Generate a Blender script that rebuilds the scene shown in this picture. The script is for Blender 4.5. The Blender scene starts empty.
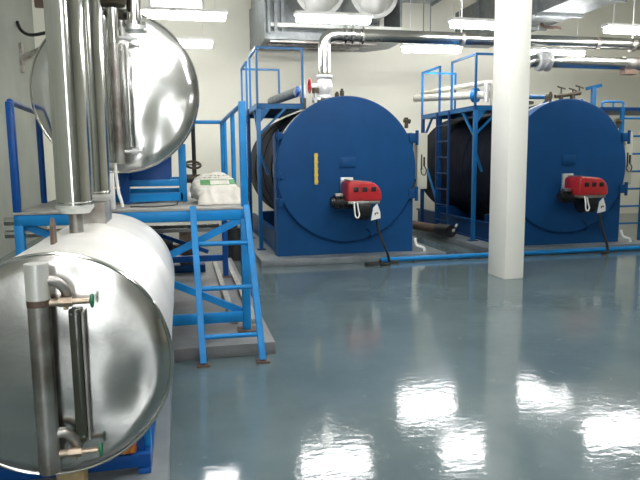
import bpy, bmesh, math, random
from mathutils import Vector, Matrix, noise
random.seed(7)
S = bpy.context.scene
COL = S.collection
PI = math.pi
R = math.radians

# ------------------------------------------------------------------ mesh helpers
class MB:
    def __init__(self):
        self.bm = bmesh.new()
    def _quads(self, vs, faces):
        v = [self.bm.verts.new(p) for p in vs]
        for f in faces:
            try: self.bm.faces.new([v[i] for i in f])
            except ValueError: pass
        return v
    def box(self, x0, x1, y0, y1, z0, z1, bev=0.0):
        b = bmesh.new()
        bmesh.ops.create_cube(b, size=1)
        for v in b.verts:
            v.co = Vector(((x0+x1)/2+v.co.x*(x1-x0), (y0+y1)/2+v.co.y*(y1-y0), (z0+z1)/2+v.co.z*(z1-z0)))
        if bev: bmesh.ops.bevel(b, geom=b.edges[:], offset=bev, segments=2, affect='EDGES', profile=.5)
        self._merge(b); return self
    def _merge(self, b):
        m = bpy.data.meshes.new('tmp'); b.to_mesh(m); b.free()
        self.bm.from_mesh(m); bpy.data.meshes.remove(m)
    def bar(self, p, q, w, h, up=(0,0,1), bev=0.0):
        """rectangular bar from p to q, w across, h along up"""
        p, q = Vector(p), Vector(q); d = (q-p); L = d.length; d.normalize()
        s = d.cross(Vector(up))
        if s.length < 1e-4: s = d.cross(Vector((0,1,0)))
        s.normalize(); u = s.cross(d)
        b = bmesh.new(); bmesh.ops.create_cube(b, size=1)
        for v in b.verts:
            c = v.co.copy(); v.co = (p+q)/2 + d*c.y*L + s*c.x*w + u*c.z*h
        if bev: bmesh.ops.bevel(b, geom=b.edges[:], offset=bev, segments=2, affect='EDGES', profile=.5)
        bmesh.ops.recalc_face_normals(b, faces=b.faces[:])
        self._merge(b); return self
    def tube(self, pts, r, seg=16, caps=True):
        pts = [Vector(p) for p in pts]; n = len(pts)
        rs = r if isinstance(r, (list, tuple)) else [r]*n
        t0 = (pts[1]-pts[0]).normalized()
        a = t0.cross(Vector((0,0,1)))
        if a.length < 1e-3: a = t0.cross(Vector((0,1,0)))
        a.normalize(); rings = []
        for i in range(n):
            if i == 0: t = pts[1]-pts[0]
            elif i == n-1: t = pts[-1]-pts[-2]
            else: t = (pts[i+1]-pts[i]).normalized()+(pts[i]-pts[i-1]).normalized()
            t.normalize()
            a = (a-t*a.dot(t)).normalized(); b = t.cross(a)
            rings.append([self.bm.verts.new(pts[i]+(a*math.cos(2*PI*k/seg)+b*math.sin(2*PI*k/seg))*rs[i]) for k in range(seg)])
        for i in range(n-1):
            for k in range(seg):
                self.bm.faces.new((rings[i][k], rings[i][(k+1)%seg], rings[i+1][(k+1)%seg], rings[i+1][k]))
        if caps:
            self.bm.faces.new(rings[0][::-1]); self.bm.faces.new(rings[-1])
        return self
    def cyl(self, p, q, r, seg=24): return self.tube([p, q], r, seg)
    def lathe(self, prof, o, axis, seg=64, close=True):
        """prof: (radius, distance along axis) list"""
        o, ax = Vector(o), Vector(axis).normalized()
        a = ax.cross(Vector((0,0,1)))
        if a.length < 1e-3: a = ax.cross(Vector((0,1,0)))
        a.normalize(); b = ax.cross(a); rings = []
        for (r, t) in prof:
            if r < 1e-6: rings.append([self.bm.verts.new(o+ax*t)])
            else: rings.append([self.bm.verts.new(o+ax*t+(a*math.cos(2*PI*k/seg)+b*math.sin(2*PI*k/seg))*r) for k in range(seg)])
        for A, B in zip(rings, rings[1:]):
            for k in range(seg):
                k2 = (k+1) % seg
                if len(A) == 1 and len(B) == 1: continue
                if len(A) == 1: self.bm.faces.new((A[0], B[k2], B[k]))
                elif len(B) == 1: self.bm.faces.new((A[k], A[k2], B[0]))
                else: self.bm.faces.new((A[k], A[k2], B[k2], B[k]))
        return self
    def ring(self, o, axis, Rr, r, seg=48, s2=10):
        prof = [(Rr+r*math.cos(2*PI*i/s2), r*math.sin(2*PI*i/s2)) for i in range(s2+1)]
        return self.lathe(prof, o, axis, seg)
    def prism(self, poly, y0, y1, axis='Y'):
        """poly of (x,z) extruded along y (or of (y,z) along x)"""
        mk = (lambda u, w, t: (u, t, w)) if axis == 'Y' else (lambda u, w, t: (t, u, w))
        A = [self.bm.verts.new(mk(u, w, y0)) for u, w in poly]; B = [self.bm.verts.new(mk(u, w, y1)) for u, w in poly]
        n = len(poly)
        self.bm.faces.new(A); self.bm.faces.new(B[::-1])
        for i in range(n): self.bm.faces.new((A[i], B[i], B[(i+1)%n], A[(i+1)%n]))
        return self
    def build(self, name, mat, parent=None, angle=35, kind=None):
        bmesh.ops.remove_doubles(self.bm, verts=self.bm.verts[:], dist=1e-6)
        bmesh.ops.recalc_face_normals(self.bm, faces=self.bm.faces[:])
        m = bpy.data.meshes.new(name)
        self.bm.to_mesh(m); self.bm.free()
        for p in m.polygons: p.use_smooth = True
        m.set_sharp_from_angle(angle=R(angle))
        m.materials.append(mat)
        o = bpy.data.objects.new(name, m); COL.objects.link(o)
        if parent is not None:
            base = world_loc(parent)
            m.transform(Matrix.Translation(-base))
            o.parent = parent
        if kind: o['kind'] = kind
        return o

def world_loc(o):
    l = Vector(o.location)
    while o.parent is not None:
        o = o.parent; l += Vector(o.location)
    return l
def thing(name, loc, label, cat, group=None):
    o = bpy.data.objects.new(name, None); COL.objects.link(o); o.location = loc
    o.empty_display_size = .1
    o['label'] = label; o['category'] = cat
    if group: o['group'] = group
    return o
def tag(o, label, cat, group=None):
    o['label'] = label; o['category'] = cat
    if group: o['group'] = group
    return o
def copy_tree(o, parent=None):
    c = o.copy(); COL.objects.link(c); c.parent = parent
    for ch in [k for k in ALL() if k.parent == o]: copy_tree(ch, c)
    return c
def ALL(): return list(bpy.data.objects)
def bend(p, c, q, r, n=8):
    """points of a pipe that runs p -> corner c -> q with a bend of radius r"""
    p, c, q = Vector(p), Vector(c), Vector(q)
    a, b = (p-c).normalized(), (q-c).normalized()
    s, e = c+a*r, c+b*r; out = [p]
    for i in range(n+1):
        t = i/n; out.append(s*(1-t)**2+c*2*t*(1-t)+e*t*t)
    out.append(q); return out
def smooth_path(pts, n=8):
    pts = [Vector(p) for p in pts]; P = [pts[0]]+pts+[pts[-1]]; out = []
    for i in range(1, len(P)-2):
        for k in range(n):
            t = k/n; a, b, c, d = P[i-1], P[i], P[i+1], P[i+2]
            out.append(.5*((2*b)+(c-a)*t+(2*a-5*b+4*c-d)*t*t+(3*b-a-3*c+d)*t**3))
    out.append(pts[-1]); return out

# ------------------------------------------------------------------ materials
def mat(name, col, rough=.5, metal=0., var=0., vscale=6., bump=0., bscale=20., rvar=0., col2=None, spec=None, emit=0., aniso=None, coat=0.):
    m = bpy.data.materials.new(name); m.use_nodes = True
    nt = m.node_tree; N, Lk = nt.nodes, nt.links
    b = N['Principled BSDF']
    c = (*col, 1)
    b.inputs['Base Color'].default_value = c
    b.inputs['Roughness'].default_value = rough; b.inputs['Metallic'].default_value = metal
    if spec is not None: b.inputs['Specular IOR Level'].default_value = spec
    if coat: b.inputs['Coat Weight'].default_value = coat; b.inputs['Coat Roughness'].default_value = .08
    if emit:
        b.inputs['Emission Color'].default_value = c; b.inputs['Emission Strength'].default_value = emit
    if var or bump or rvar:
        tc = N.new('ShaderNodeTexCoord')
    if var:
        n = N.new('ShaderNodeTexNoise'); n.inputs['Scale'].default_value = vscale; n.inputs['Detail'].default_value = 6
        Lk.new(tc.outputs['Object'], n.inputs['Vector'])
        r = N.new('ShaderNodeValToRGB')
        r.color_ramp.elements[0].position = .35; r.color_ramp.elements[1].position = .7
        r.color_ramp.elements[0].color = c
        k = col2 or tuple(max(0, x*(1-var)) for x in col)
        r.color_ramp.elements[1].color = (*k, 1)
        Lk.new(n.outputs['Fac'], r.inputs['Fac']); Lk.new(r.outputs['Color'], b.inputs['Base Color'])
    if rvar:
        n2 = N.new('ShaderNodeTexNoise'); n2.inputs['Scale'].default_value = vscale*.7; n2.inputs['Detail'].default_value = 5
        Lk.new(tc.outputs['Object'], n2.inputs['Vector'])
        mr = N.new('ShaderNodeMapRange'); mr.inputs['From Min'].default_value = .3; mr.inputs['From Max'].default_value = .7
        mr.inputs['To Min'].default_value = rough; mr.inputs['To Max'].default_value = rough+rvar
        Lk.new(n2.outputs['Fac'], mr.inputs['Value']); Lk.new(mr.outputs['Result'], b.inputs['Roughness'])
    if bump:
        n3 = N.new('ShaderNodeTexNoise'); n3.inputs['Scale'].default_value = bscale; n3.inputs['Detail'].default_value = 3
        Lk.new(tc.outputs['Object'], n3.inputs['Vector'])
        bp = N.new('ShaderNodeBump'); bp.inputs['Strength'].default_value = bump; bp.inputs['Distance'].default_value = .02
        Lk.new(n3.outputs['Fac'], bp.inputs['Height']); Lk.new(bp.outputs['Normal'], b.inputs['Normal'])
    return m

M = {}
M['wall'] = mat('cream_paint', (.84,.83,.71), .6, var=.05, vscale=1.2, bump=.05, bscale=60)
M['wall_left'] = mat('grey_green_wall', (.36,.38,.33), .65, var=.15, vscale=1.5, bump=.08, bscale=60)  # greyer and darker than the cream walls
M['pillar'] = mat('pillar_paint', (.90,.895,.82), .5, var=.03, vscale=2)
M['ceiling'] = mat('ceiling_paint', (.7,.7,.64), .7)
M['concrete'] = mat('concrete', (.19,.195,.195), .55, var=.3, vscale=5, bump=.15, bscale=40)  # dark all over: dirt, and partly shade under the platform
M['concrete_wet'] = mat('grey_painted_concrete', (.20,.225,.24), .3, var=.3, vscale=4, bump=.1, bscale=30)
M['navy'] = mat('navy_enamel', (.008,.068,.205), .42, var=.15, vscale=3, rvar=.12, bump=.02, bscale=60, spec=.15)
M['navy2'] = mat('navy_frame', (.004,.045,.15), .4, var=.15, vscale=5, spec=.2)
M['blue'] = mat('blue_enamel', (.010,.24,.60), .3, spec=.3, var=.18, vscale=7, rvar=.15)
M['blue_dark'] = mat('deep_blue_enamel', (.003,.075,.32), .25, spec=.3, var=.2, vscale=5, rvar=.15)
M['blue_rail'] = mat('blue_rail_enamel', (.012,.14,.36), .35, spec=.25, var=.1, vscale=8)
M['cladding'] = mat('dark_cladding', (.008,.012,.024), .55, var=.3, vscale=4, spec=.12, rvar=.15)
M['silver_band'] = mat('silver_band', (.55,.55,.52), .35, metal=.8)
M['steel'] = mat('polished_steel', (.62,.62,.59), .10, 1., bump=.03, bscale=5, rvar=.05)
M['pipe_steel'] = mat('brushed_pipe_steel', (.52,.52,.49), .20, 1., var=.15, vscale=4, rvar=.08)
M['steel_dull'] = mat('dull_steel_pipe', (.54,.53,.51), .34, 1., var=.35, vscale=7, rvar=.2, col2=(.26,.22,.19))
M['steel_shell'] = mat('satin_steel_shell', (.88,.87,.83), .36, .55, var=.12, vscale=3, rvar=.15, bump=.05, bscale=3)
M['galv'] = mat('galvanised_sheet', (.27,.295,.30), .38, .75, var=.25, vscale=9, rvar=.2)
M['galv_light'] = mat('pale_sheet', (.72,.73,.70), .4, .3, var=.1, vscale=6)
M['white'] = mat('white_paint', (.82,.82,.80), .45)
M['white_plastic'] = mat('white_plastic', (.80,.80,.76), .35)
M['black'] = mat('black_plastic', (.012,.012,.013), .4)
M['rubber'] = mat('black_rubber', (.018,.018,.018), .55)
M['red'] = mat('red_enamel', (.50,.022,.028), .28, var=.2, vscale=9, coat=.3)
M['dusty'] = mat('dusty_top', (.42,.34,.31), .8, var=.3, vscale=14)
M['yellow'] = mat('yellow_sheet', (.72,.55,.09), .5, var=.15, vscale=20)
M['cream_box'] = mat('cream_cabinet_paint', (.55,.55,.45), .4)
M['deck'] = mat('dusty_deck_plate', (.29,.29,.27), .65, var=.3, vscale=8, col2=(.40,.39,.35), bump=.1, bscale=50)
M['green'] = mat('green_handwheel', (.02,.20,.10), .4)
M['brass'] = mat('worn_brass', (.58,.47,.36), .35, .8, var=.3, vscale=30)
M['valve'] = mat('silver_valve', (.58,.59,.59), .35, .4)
M['bronze'] = mat('dark_bronze_valve', (.09,.075,.05), .45, .6)
M['rust'] = mat('rusty_iron', (.16,.11,.085), .7, .4, var=.4, vscale=25)
M['tan'] = mat('tan_cloth', (.55,.42,.22), .8, var=.3, vscale=20)
M['insul'] = mat('beige_pipe_wrap', (.52,.50,.42), .55, var=.2, vscale=8)
M['gauge'] = mat('gauge_glass', (.05,.055,.04), .12)

def floor_mat():
    m = bpy.data.materials.new('epoxy_floor'); m.use_nodes = True
    nt = m.node_tree; N, Lk = nt.nodes, nt.links; b = N['Principled BSDF']
    tc = N.new('ShaderNodeTexCoord')
    n = N.new('ShaderNodeTexNoise'); n.inputs['Scale'].default_value = .9; n.inputs['Detail'].default_value = 7; n.inputs['Roughness'].default_value = .62
    Lk.new(tc.outputs['Object'], n.inputs['Vector'])
    r = N.new('ShaderNodeValToRGB'); e = r.color_ramp.elements
    e[0].position, e[0].color = .35, (.09,.128,.138,1); e[1].position, e[1].color = .68, (.13,.175,.182,1)
    Lk.new(n.outputs['Fac'], r.inputs['Fac'])
    # pale scuffs
    n2 = N.new('ShaderNodeTexNoise'); n2.inputs['Scale'].default_value = 5; n2.inputs['Detail'].default_value = 8; n2.inputs['Roughness'].default_value = .75; n2.inputs['Distortion'].default_value = .6
    Lk.new(tc.outputs['Object'], n2.inputs['Vector'])
    r2 = N.new('ShaderNodeValToRGB'); r2.color_ramp.elements[0].position = .62; r2.color_ramp.elements[1].position = .74
    Lk.new(n2.outputs['Fac'], r2.inputs['Fac'])
    mx = N.new('ShaderNodeMix'); mx.data_type = 'RGBA'
    ma = N.new('ShaderNodeMath'); ma.operation = 'MULTIPLY'; ma.inputs[1].default_value = .35
    Lk.new(r2.outputs['Color'], ma.inputs[0]); Lk.new(ma.outputs[0], mx.inputs['Factor'])
    Lk.new(r.outputs['Color'], mx.inputs['A']); mx.inputs['B'].default_value = (.42,.46,.47,1)
    Lk.new(mx.outputs['Result'], b.inputs['Base Color'])
    mr = N.new('ShaderNodeMapRange'); mr.inputs['To Min'].default_value = .04; mr.inputs['To Max'].default_value = .13
    Lk.new(n2.outputs['Fac'], mr.inputs['Value']); Lk.new(mr.outputs['Result'], b.inputs['Roughness'])
    w = N.new('ShaderNodeTexNoise'); w.inputs['Scale'].default_value = 10; w.inputs['Detail'].default_value = 4; w.inputs['Roughness'].default_value = .55
    mp = N.new('ShaderNodeMapping'); mp.inputs['Scale'].default_value = (1, 1.7, 1)
    Lk.new(tc.outputs['Object'], mp.inputs['Vector']); Lk.new(mp.outputs['Vector'], w.inputs['Vector'])
    bp = N.new('ShaderNodeBump'); bp.inputs['Strength'].default_value = .13; bp.inputs['Distance'].default_value = .010
    Lk.new(w.outputs['Fac'], bp.inputs['Height']); Lk.new(bp.outputs['Normal'], b.inputs['Normal'])
    b.inputs['Specular IOR Level'].default_value = .4
    return m
M['floor'] = floor_mat()

def dented_mat(name, base, rough, strength, scale):
    """rolled steel sheet: broad dents plus dust specks"""
    m = mat(name, base, rough, 1., var=.22, vscale=2.2, rvar=.10)
    nt = m.node_tree; N, Lk = nt.nodes, nt.links; b = N['Principled BSDF']
    tc = N.new('ShaderNodeTexCoord')
    w = N.new('ShaderNodeTexNoise'); w.inputs['Scale'].default_value = scale; w.inputs['Detail'].default_value = 1.0; w.inputs['Distortion'].default_value = .5
    Lk.new(tc.outputs['Object'], w.inputs['Vector'])
    bp = N.new('ShaderNodeBump'); bp.inputs['Strength'].default_value = strength; bp.inputs['Distance'].default_value = .05
    Lk.new(w.outputs['Fac'], bp.inputs['Height'])
    s = N.new('ShaderNodeTexNoise'); s.inputs['Scale'].default_value = 60
    Lk.new(tc.outputs['Object'], s.inputs['Vector'])
    bp2 = N.new('ShaderNodeBump'); bp2.inputs['Strength'].default_value = .04; bp2.inputs['Distance'].default_value = .005
    Lk.new(s.outputs['Fac'], bp2.inputs['Height']); Lk.new(bp.outputs['Normal'], bp2.inputs['Normal'])
    Lk.new(bp2.outputs['Normal'], b.inputs['Normal'])
    return m
M['end_low'] = dented_mat('dented_end_sheet', (.52,.51,.485), .15, .45, 2.6)
M['end_high'] = dented_mat('bright_end_sheet', (.70,.70,.68), .11, .5, 2.2)

def sack_mat():
    m = mat('woven_sack', (.70,.67,.60), .75, var=.18, vscale=9, bump=.25, bscale=60)
    nt = m.node_tree; N, Lk = nt.nodes, nt.links; b = N['Principled BSDF']
    src = b.inputs['Base Color'].links[0].from_socket
    tc = N.new('ShaderNodeTexCoord'); sp = N.new('ShaderNodeSeparateXYZ'); Lk.new(tc.outputs['Object'], sp.inputs[0])
    def band(sock, lo, hi):
        a = N.new('ShaderNodeMath'); a.operation = 'GREATER_THAN'; a.inputs[1].default_value = lo; Lk.new(sock, a.inputs[0])
        c = N.new('ShaderNodeMath'); c.operation = 'LESS_THAN'; c.inputs[1].default_value = hi; Lk.new(sock, c.inputs[0])
        d = N.new('ShaderNodeMath'); d.operation = 'MULTIPLY'; Lk.new(a.outputs[0], d.inputs[0]); Lk.new(c.outputs[0], d.inputs[1]); return d.outputs[0]
    def mul(p, q):
        d = N.new('ShaderNodeMath'); d.operation = 'MULTIPLY'; Lk.new(p, d.inputs[0]); Lk.new(q, d.inputs[1]); return d.outputs[0]
    def add(p, q):
        d = N.new('ShaderNodeMath'); d.operation = 'MAXIMUM'; Lk.new(p, d.inputs[0]); Lk.new(q, d.inputs[1]); return d.outputs[0]
    X, Y, Z = sp.outputs
    up = band(Z, .13, .155)
    g = add(mul(band(X, -.13, -.04), band(Z, .165, .205)), mul(band(X, .13, .22), band(Z, .165, .21)))
    g = add(g, mul(band(X, -.13, .22), add(band(Z, .203, .209), band(Z, .165, .170))))
    g = mul(g, band(Y, -.5, .30))
    mx = N.new('ShaderNodeMix'); mx.data_type = 'RGBA'; Lk.new(g, mx.inputs['Factor']); Lk.new(src, mx.inputs['A'])
    mx.inputs['B'].default_value = (.10,.30,.11,1)
    # faint rows of grey print above the band
    wv = N.new('ShaderNodeTexNoise'); wv.inputs['Scale'].default_value = 45; Lk.new(tc.outputs['Object'], wv.inputs['Vector'])
    gt = N.new('ShaderNodeMath'); gt.operation = 'GREATER_THAN'; gt.inputs[1].default_value = .52; Lk.new(wv.outputs['Fac'], gt.inputs[0])
    rows = add(band(Z, .222, .230), band(Z, .240, .250)); pr = mul(mul(rows, gt.outputs[0]), band(X, -.14, .16))
    mx2 = N.new('ShaderNodeMix'); mx2.data_type = 'RGBA'; Lk.new(pr, mx2.inputs['Factor']); Lk.new(mx.outputs['Result'], mx2.inputs['A'])
    mx2.inputs['B'].default_value = (.22,.25,.20,1)
    Lk.new(mx2.outputs['Result'], b.inputs['Base Color'])
    return m
M['sack'] = sack_mat()
def packet_mat():
    m = mat('printed_packet', (.55,.03,.02), .35, var=.9, vscale=38, col2=(.70,.48,.05)); return m
M['packet'] = packet_mat()
LAMP = 26.
M['lamp'] = mat('lit_tube_cover', (1.,.985,.98), .4, emit=LAMP)

# ------------------------------------------------------------------ setting
XL, XR, YB, YF, ZC = -2.9, 12.4, 14.5, -7.0, 5.7
def struct(o): o['kind'] = 'structure'; return o
struct(MB().box(XL-.2, XR+.2, YF-.2, YB+.2, -.2, 0).build('floor', M['floor']))
struct(MB().box(XL-.2, XR+.2, YF-.2, YB+.2, ZC, ZC+.2).build('ceiling', M['ceiling']))
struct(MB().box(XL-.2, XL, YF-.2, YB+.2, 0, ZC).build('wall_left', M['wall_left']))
struct(MB().box(XR, XR+.2, YF-.2, YB+.2, 0, ZC).build('wall_right', M['wall']))
# back wall with one high window opening
wx0, wx1, wz0, wz1 = -.55, .66, 4.70, 5.45
w = MB()
w.box(XL, wx0, YB, YB+.2, 0, ZC).box(wx1, XR, YB, YB+.2, 0, ZC).box(wx0, wx1, YB, YB+.2, 0, wz0).box(wx0, wx1, YB, YB+.2, wz1, ZC)
struct(w.build('wall_back', M['wall']))
def window(name, x0, x1, y, z0, z1, t, nx, nz, f=.05):
    o = MB()
    for x in (x0, x1-f): o.box(x, x+f, y-.03, y+.06, z0, z1)
    for z in (z0, z1-f): o.box(x0, x1, y-.03, y+.06, z, z+f)
    for i in range(1, nx): o.box(x0+(x1-x0)*i/nx-f/2, x0+(x1-x0)*i/nx+f/2, y-.02, y+.05, z0, z1)
    for i in range(1, nz): o.box(x0, x1, y-.02, y+.05, z0+(z1-z0)*i/nz-f/2, z0+(z1-z0)*i/nz+f/2)
    return struct(o.build(name, M['galv_light']))
window('window_1', wx0, wx1, YB+.06, wz0, wz1, .1, 1, 2, .06)
# front wall (behind the viewer) with an unseen tall window, added for light
w = MB(); ops = [(-1.6, -.35)]; z0, z1 = .25, 5.0
xs = XL
for a, b in ops:
    w.box(xs, a, YF-.2, YF, 0, ZC); w.box(a, b, YF-.2, YF, 0, z0); w.box(a, b, YF-.2, YF, z1, ZC); xs = b
w.box(xs, XR, YF-.2, YF, 0, ZC)
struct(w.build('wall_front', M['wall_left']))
for i, (a, b) in enumerate(ops): window('window_%d' % (i+2), a, b, YF-.1, z0, z1, .1, 2, 4)  # added window: brightens the near side, glares in the tank ends
struct(MB().box(3.97, 4.235, 7.06, 7.5, 0, ZC, .008).build('pillar', M['pillar']))
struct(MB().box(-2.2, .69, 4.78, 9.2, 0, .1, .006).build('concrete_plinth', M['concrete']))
struct(MB().box(-1.5, -.11, 2.55, 4.775, 0, .07, .006).build('concrete_plinth', M['concrete_wet']))
struct(MB().box(1.09, 3.95, 8.80, 13.5, 0, .1, .006).build('concrete_plinth', M['concrete_wet']))
struct(MB().box(4.75, 7.66, 8.80, 13.5, 0, .1, .006).build('concrete_plinth', M['concrete_wet']))

# ------------------------------------------------------------------ boilers
CZ, RR = 1.38, 1.085
def make_boiler(cx):
    root = thing('boiler', (cx, 9.05, .1), 'x', 'boiler')
    # shell with ring seams
    prof = [(.0, 4.15), (.55, 4.12), (.98, 4.02), (1.045, 3.92), (1.045, .30), (0., .30)]
    MB().lathe(prof, (cx, 9.05, CZ), (0,1,0), 72).build('shell', M['cladding'], root, 30)
    for t in (.62, 1.65, 2.75):
        MB().lathe([(1.045,t),(1.056,t),(1.056,t+.045),(1.045,t+.045)], (cx,9.05,CZ), (0,1,0), 72).build('seam_band', M['cladding'], root)
    MB().lathe([(1.045,.30),(1.066,.30),(1.066,.39),(1.045,.39)], (cx,9.05,CZ), (0,1,0), 72).build('front_band', M['silver_band'], root)
    # front smoke box: square below, round above
    hw = 1.07; zs = 1.93
    poly = [(cx-hw, .1), (cx+hw, .1), (cx+hw, zs-.03), (cx+hw-.03, zs)]
    a0 = math.asin((zs-CZ)/RR)
    for i in range(33):
        a = a0+(PI-2*a0)*i/32; poly.append((cx+1.06*math.cos(a), CZ+1.06*math.sin(a)))
    poly += [(cx-hw+.03, zs), (cx-hw, zs-.03)]
    MB().prism(poly, 9.10, 9.36).build('front_box', M['navy'], root, 30)
    # round door
    d = MB().lathe([(0,-.005),(.6,-.004),(RR-.05,0),(RR-.012,.004),(RR,.016),(RR,.08),(0,.08)], (cx,9.015,CZ), (0,1,0), 96).build('door', M['navy'], root, 30)
    # door fittings
    p = MB(); p.box(cx-.125, cx+.125, 8.995, 9.012, 1.41, 1.57, .004); p.box(cx-.105, cx+.105, 8.985, 8.998, 1.43, 1.55, .004)
    p.build('inspection_plate', M['navy'], d)
    for z in (1.88, 1.30, .92):
        q = MB(); q.box(cx-1.09, cx-.98, 8.985, 9.10, z-.05, z+.05, .008); q.cyl((cx-1.05, 8.985, z), (cx-1.05, 8.955, z), .022, 12)
        q.tube([(cx-1.05,8.96,z-.09),(cx-1.05,8.96,z+.09)], .012, 8)
        q.build('door_latch', M['navy'], d)
    for z in (1.85, 1.0):
        q = MB(); q.box(cx+.97, cx+1.10, 8.99, 9.10, z-.07, z+.07, .008); q.cyl((cx+1.09,8.995,z-.11),(cx+1.09,8.995,z+.11),.026,12)
        q.build('hinge', M['navy'], d)
    MB().tube(smooth_path([(cx+.30,9.0,.48),(cx+.32,8.93,.45),(cx+.34,8.93,.38),(cx+.35,9.0,.35)]), .012, 8).build('door_handle', M['navy2'], d)
    h = MB(); h.tube([(cx+.97,9.14,2.0),(cx+.97,9.14,2.16)],.03,12).tube([(cx+.93,9.14,2.12),(cx+1.03,9.14,2.10)],.035,12)
    h.build('door_stop', M['bronze'], root)
    # skid frame
    for s in (-1, 1):
        f = MB(); x = cx+s*1.0
        f.box(x-.05, x+.05, 9.37, 13.0, .1, .135).box(x-.05, x+.05, 9.37, 13.0, .40, .43).box(x-.012, x+.012, 9.37, 13.0, .13, .41)
        f.build('skid_beam', M['navy2'], root)
    for y in (9.9, 11.9):
        MB().box(cx-.95, cx+.95, y, y+.1, .1, .55).build('saddle', M['navy2'], root)
    # nozzle and small fittings on top
    n = MB(); n.cyl((cx,10.5,2.36),(cx,10.5,2.52),.13); n.cyl((cx,10.5,2.50),(cx,10.5,2.545),.21,28); n.build('steam_nozzle', M['bronze'], root)
    for x, y, hh in ((.03, 9.75, .17), (.12, 9.78, .22)):
        n = MB(); n.cyl((cx+x,y,2.41),(cx+x,y,2.43+hh),.022,10); n.cyl((cx+x,y,2.43+hh*.5),(cx+x,y,2.43+hh*.85),.036,10)
        n.build('pressure_fitting', M['bronze'], root)
    return root

B1 = make_boiler(2.44)
B1['label'] = 'navy blue horizontal boiler with a yellow strip on its round door, nearer the ladder platform'
B1['group'] = 'navy steam boilers'
B2 = copy_tree(B1); B2.location.x = 6.15
B2['label'] = 'navy blue horizontal boiler partly hidden behind the square cream pillar'
door1 = [o for o in ALL() if o.parent == B1 and o.name.startswith('door') and not o.name.startswith('door_')][0]
y = MB().box(1.93, 1.98, 8.995, 9.012, 1.17, 1.63, .003)
for k in range(5): y.box(1.925, 1.985, 8.988, 9.0, 1.20+k*.095, 1.225+k*.095)
yo = y.build('sight_strip', M['yellow'], door1); yo['label'] = 'narrow yellow strip'

def make_burner(cx):
    bx, bz = cx, 1.0
    r = thing('burner', (bx, 8.99, bz), 'x', 'burner', 'red hooded boiler burners')
    MB().box(bx-.17, bx+.02, 8.95, 8.99, bz-.09, bz+.27, .006).cyl((bx-.15,8.945,bz+.23),(bx-.15,8.955,bz+.23),.015,8).cyl((bx-.15,8.945,bz-.05),(bx-.15,8.955,bz-.05),.015,8).build('mounting_flange', M['galv_light'], r)
    MB().cyl((bx-.02,8.96,bz+.04),(bx-.02,8.80,bz+.04),.115,28).build('blast_tube', M['rubber'], r)
    # red hood: rounded cover, sloping at right end
    poly = [(bx-.20,bz-.06),(bx+.31,bz-.06),(bx+.315,bz+.02),(bx+.30,bz+.09),(bx+.26,bz+.155),(bx+.19,bz+.205),(bx-.12,bz+.235),(bx-.17,bz+.225),(bx-.195,bz+.19)]
    h = MB(); b = bmesh.new()
    A = [b.verts.new((u,8.47,w_)) for u,w_ in poly]; Bv = [b.verts.new((u,8.88,w_)) for u,w_ in poly]
    b.faces.new(A); b.faces.new(Bv[::-1])
    for i in range(len(poly)): b.faces.new((A[i],Bv[i],Bv[(i+1)%len(poly)],A[(i+1)%len(poly)]))
    bmesh.ops.bevel(b, geom=b.edges[:], offset=.03, segments=3, affect='EDGES', profile=.5)
    h._merge(b); hood = h.build('hood', M['red'], r, 50)
    MB().prism([(bx-.15,bz+.236),(bx+.17,bz+.204),(bx+.17,bz+.215),(bx-.15,bz+.247)], 8.52, 8.86).build('dusty_top', M['dusty'], hood)
    for k in range(3):
        x = bx-.075+k*.13
        MB().box(x-.038, x+.038, 8.462, 8.475, bz+.075, bz+.145, .006).build('control_window', M['black'], hood)
    MB().box(bx-.19, bx+.29, 8.49, 8.88, bz-.10, bz-.055, .012).build('base_tray', M['steel_dull'], r)
    MB().cyl((bx-.02,8.68,bz-.16),(bx+.16,8.68,bz-.16),.185,32).build('fan_housing', M['black'], r)
    mo = MB(); mo.cyl((bx-.36,8.72,bz-.08),(bx-.05,8.72,bz-.08),.085,24); mo.cyl((bx-.385,8.72,bz-.08),(bx-.36,8.72,bz-.08),.07,24)
    for k in range(7): mo.box(bx-.33+k*.035, bx-.322+k*.035, 8.625, 8.815, bz-.175, bz+.015)
    mo.build('motor', M['black'], r)
    MB().box(bx-.34, bx-.22, 8.63, 8.76, bz+.0, bz+.05, .008).build('terminal_box', M['steel_dull'], r)
    MB().prism([(bx+.16,bz-.34),(bx+.30,bz-.31),(bx+.295,bz-.22),(bx+.25,bz-.10),(bx+.19,bz-.16)], 8.50, 8.515).build('warning_plate', M['white'], r)
    t = MB(); t.bar((bx+.21,8.497,bz-.245),(bx+.25,8.497,bz-.225),.006,.012).bar((bx+.215,8.497,bz-.265),(bx+.225,8.497,bz-.24),.006,.01).bar((bx+.255,8.497,bz-.25),(bx+.26,8.497,bz-.225),.006,.01)
    t.build('plate_mark', M['black'], r)
    MB().tube(smooth_path([(bx-.10,8.48,bz-.07),(bx-.105,8.44,bz-.16),(bx-.095,8.44,bz-.26),(bx-.06,8.44,bz-.29),(bx-.035,8.44,bz-.25),(bx-.045,8.46,bz-.17),(bx-.05,8.49,bz-.08)]), .011, 8).build('white_cable', M['white_plastic'], r)
    MB().tube([(bx+.30,8.68,bz-.12),(bx+.30,8.68,bz-.02)], .03, 12).build('side_coupling', M['rubber'], r)
    return r
U1 = make_burner(2.49)
U1['label'] = 'red hooded burner with black motor, on the boiler with the yellow strip'
U2 = copy_tree(U1); U2.location.x = 6.19
U2['label'] = 'red hooded burner on the boiler partly behind the pillar'

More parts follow.
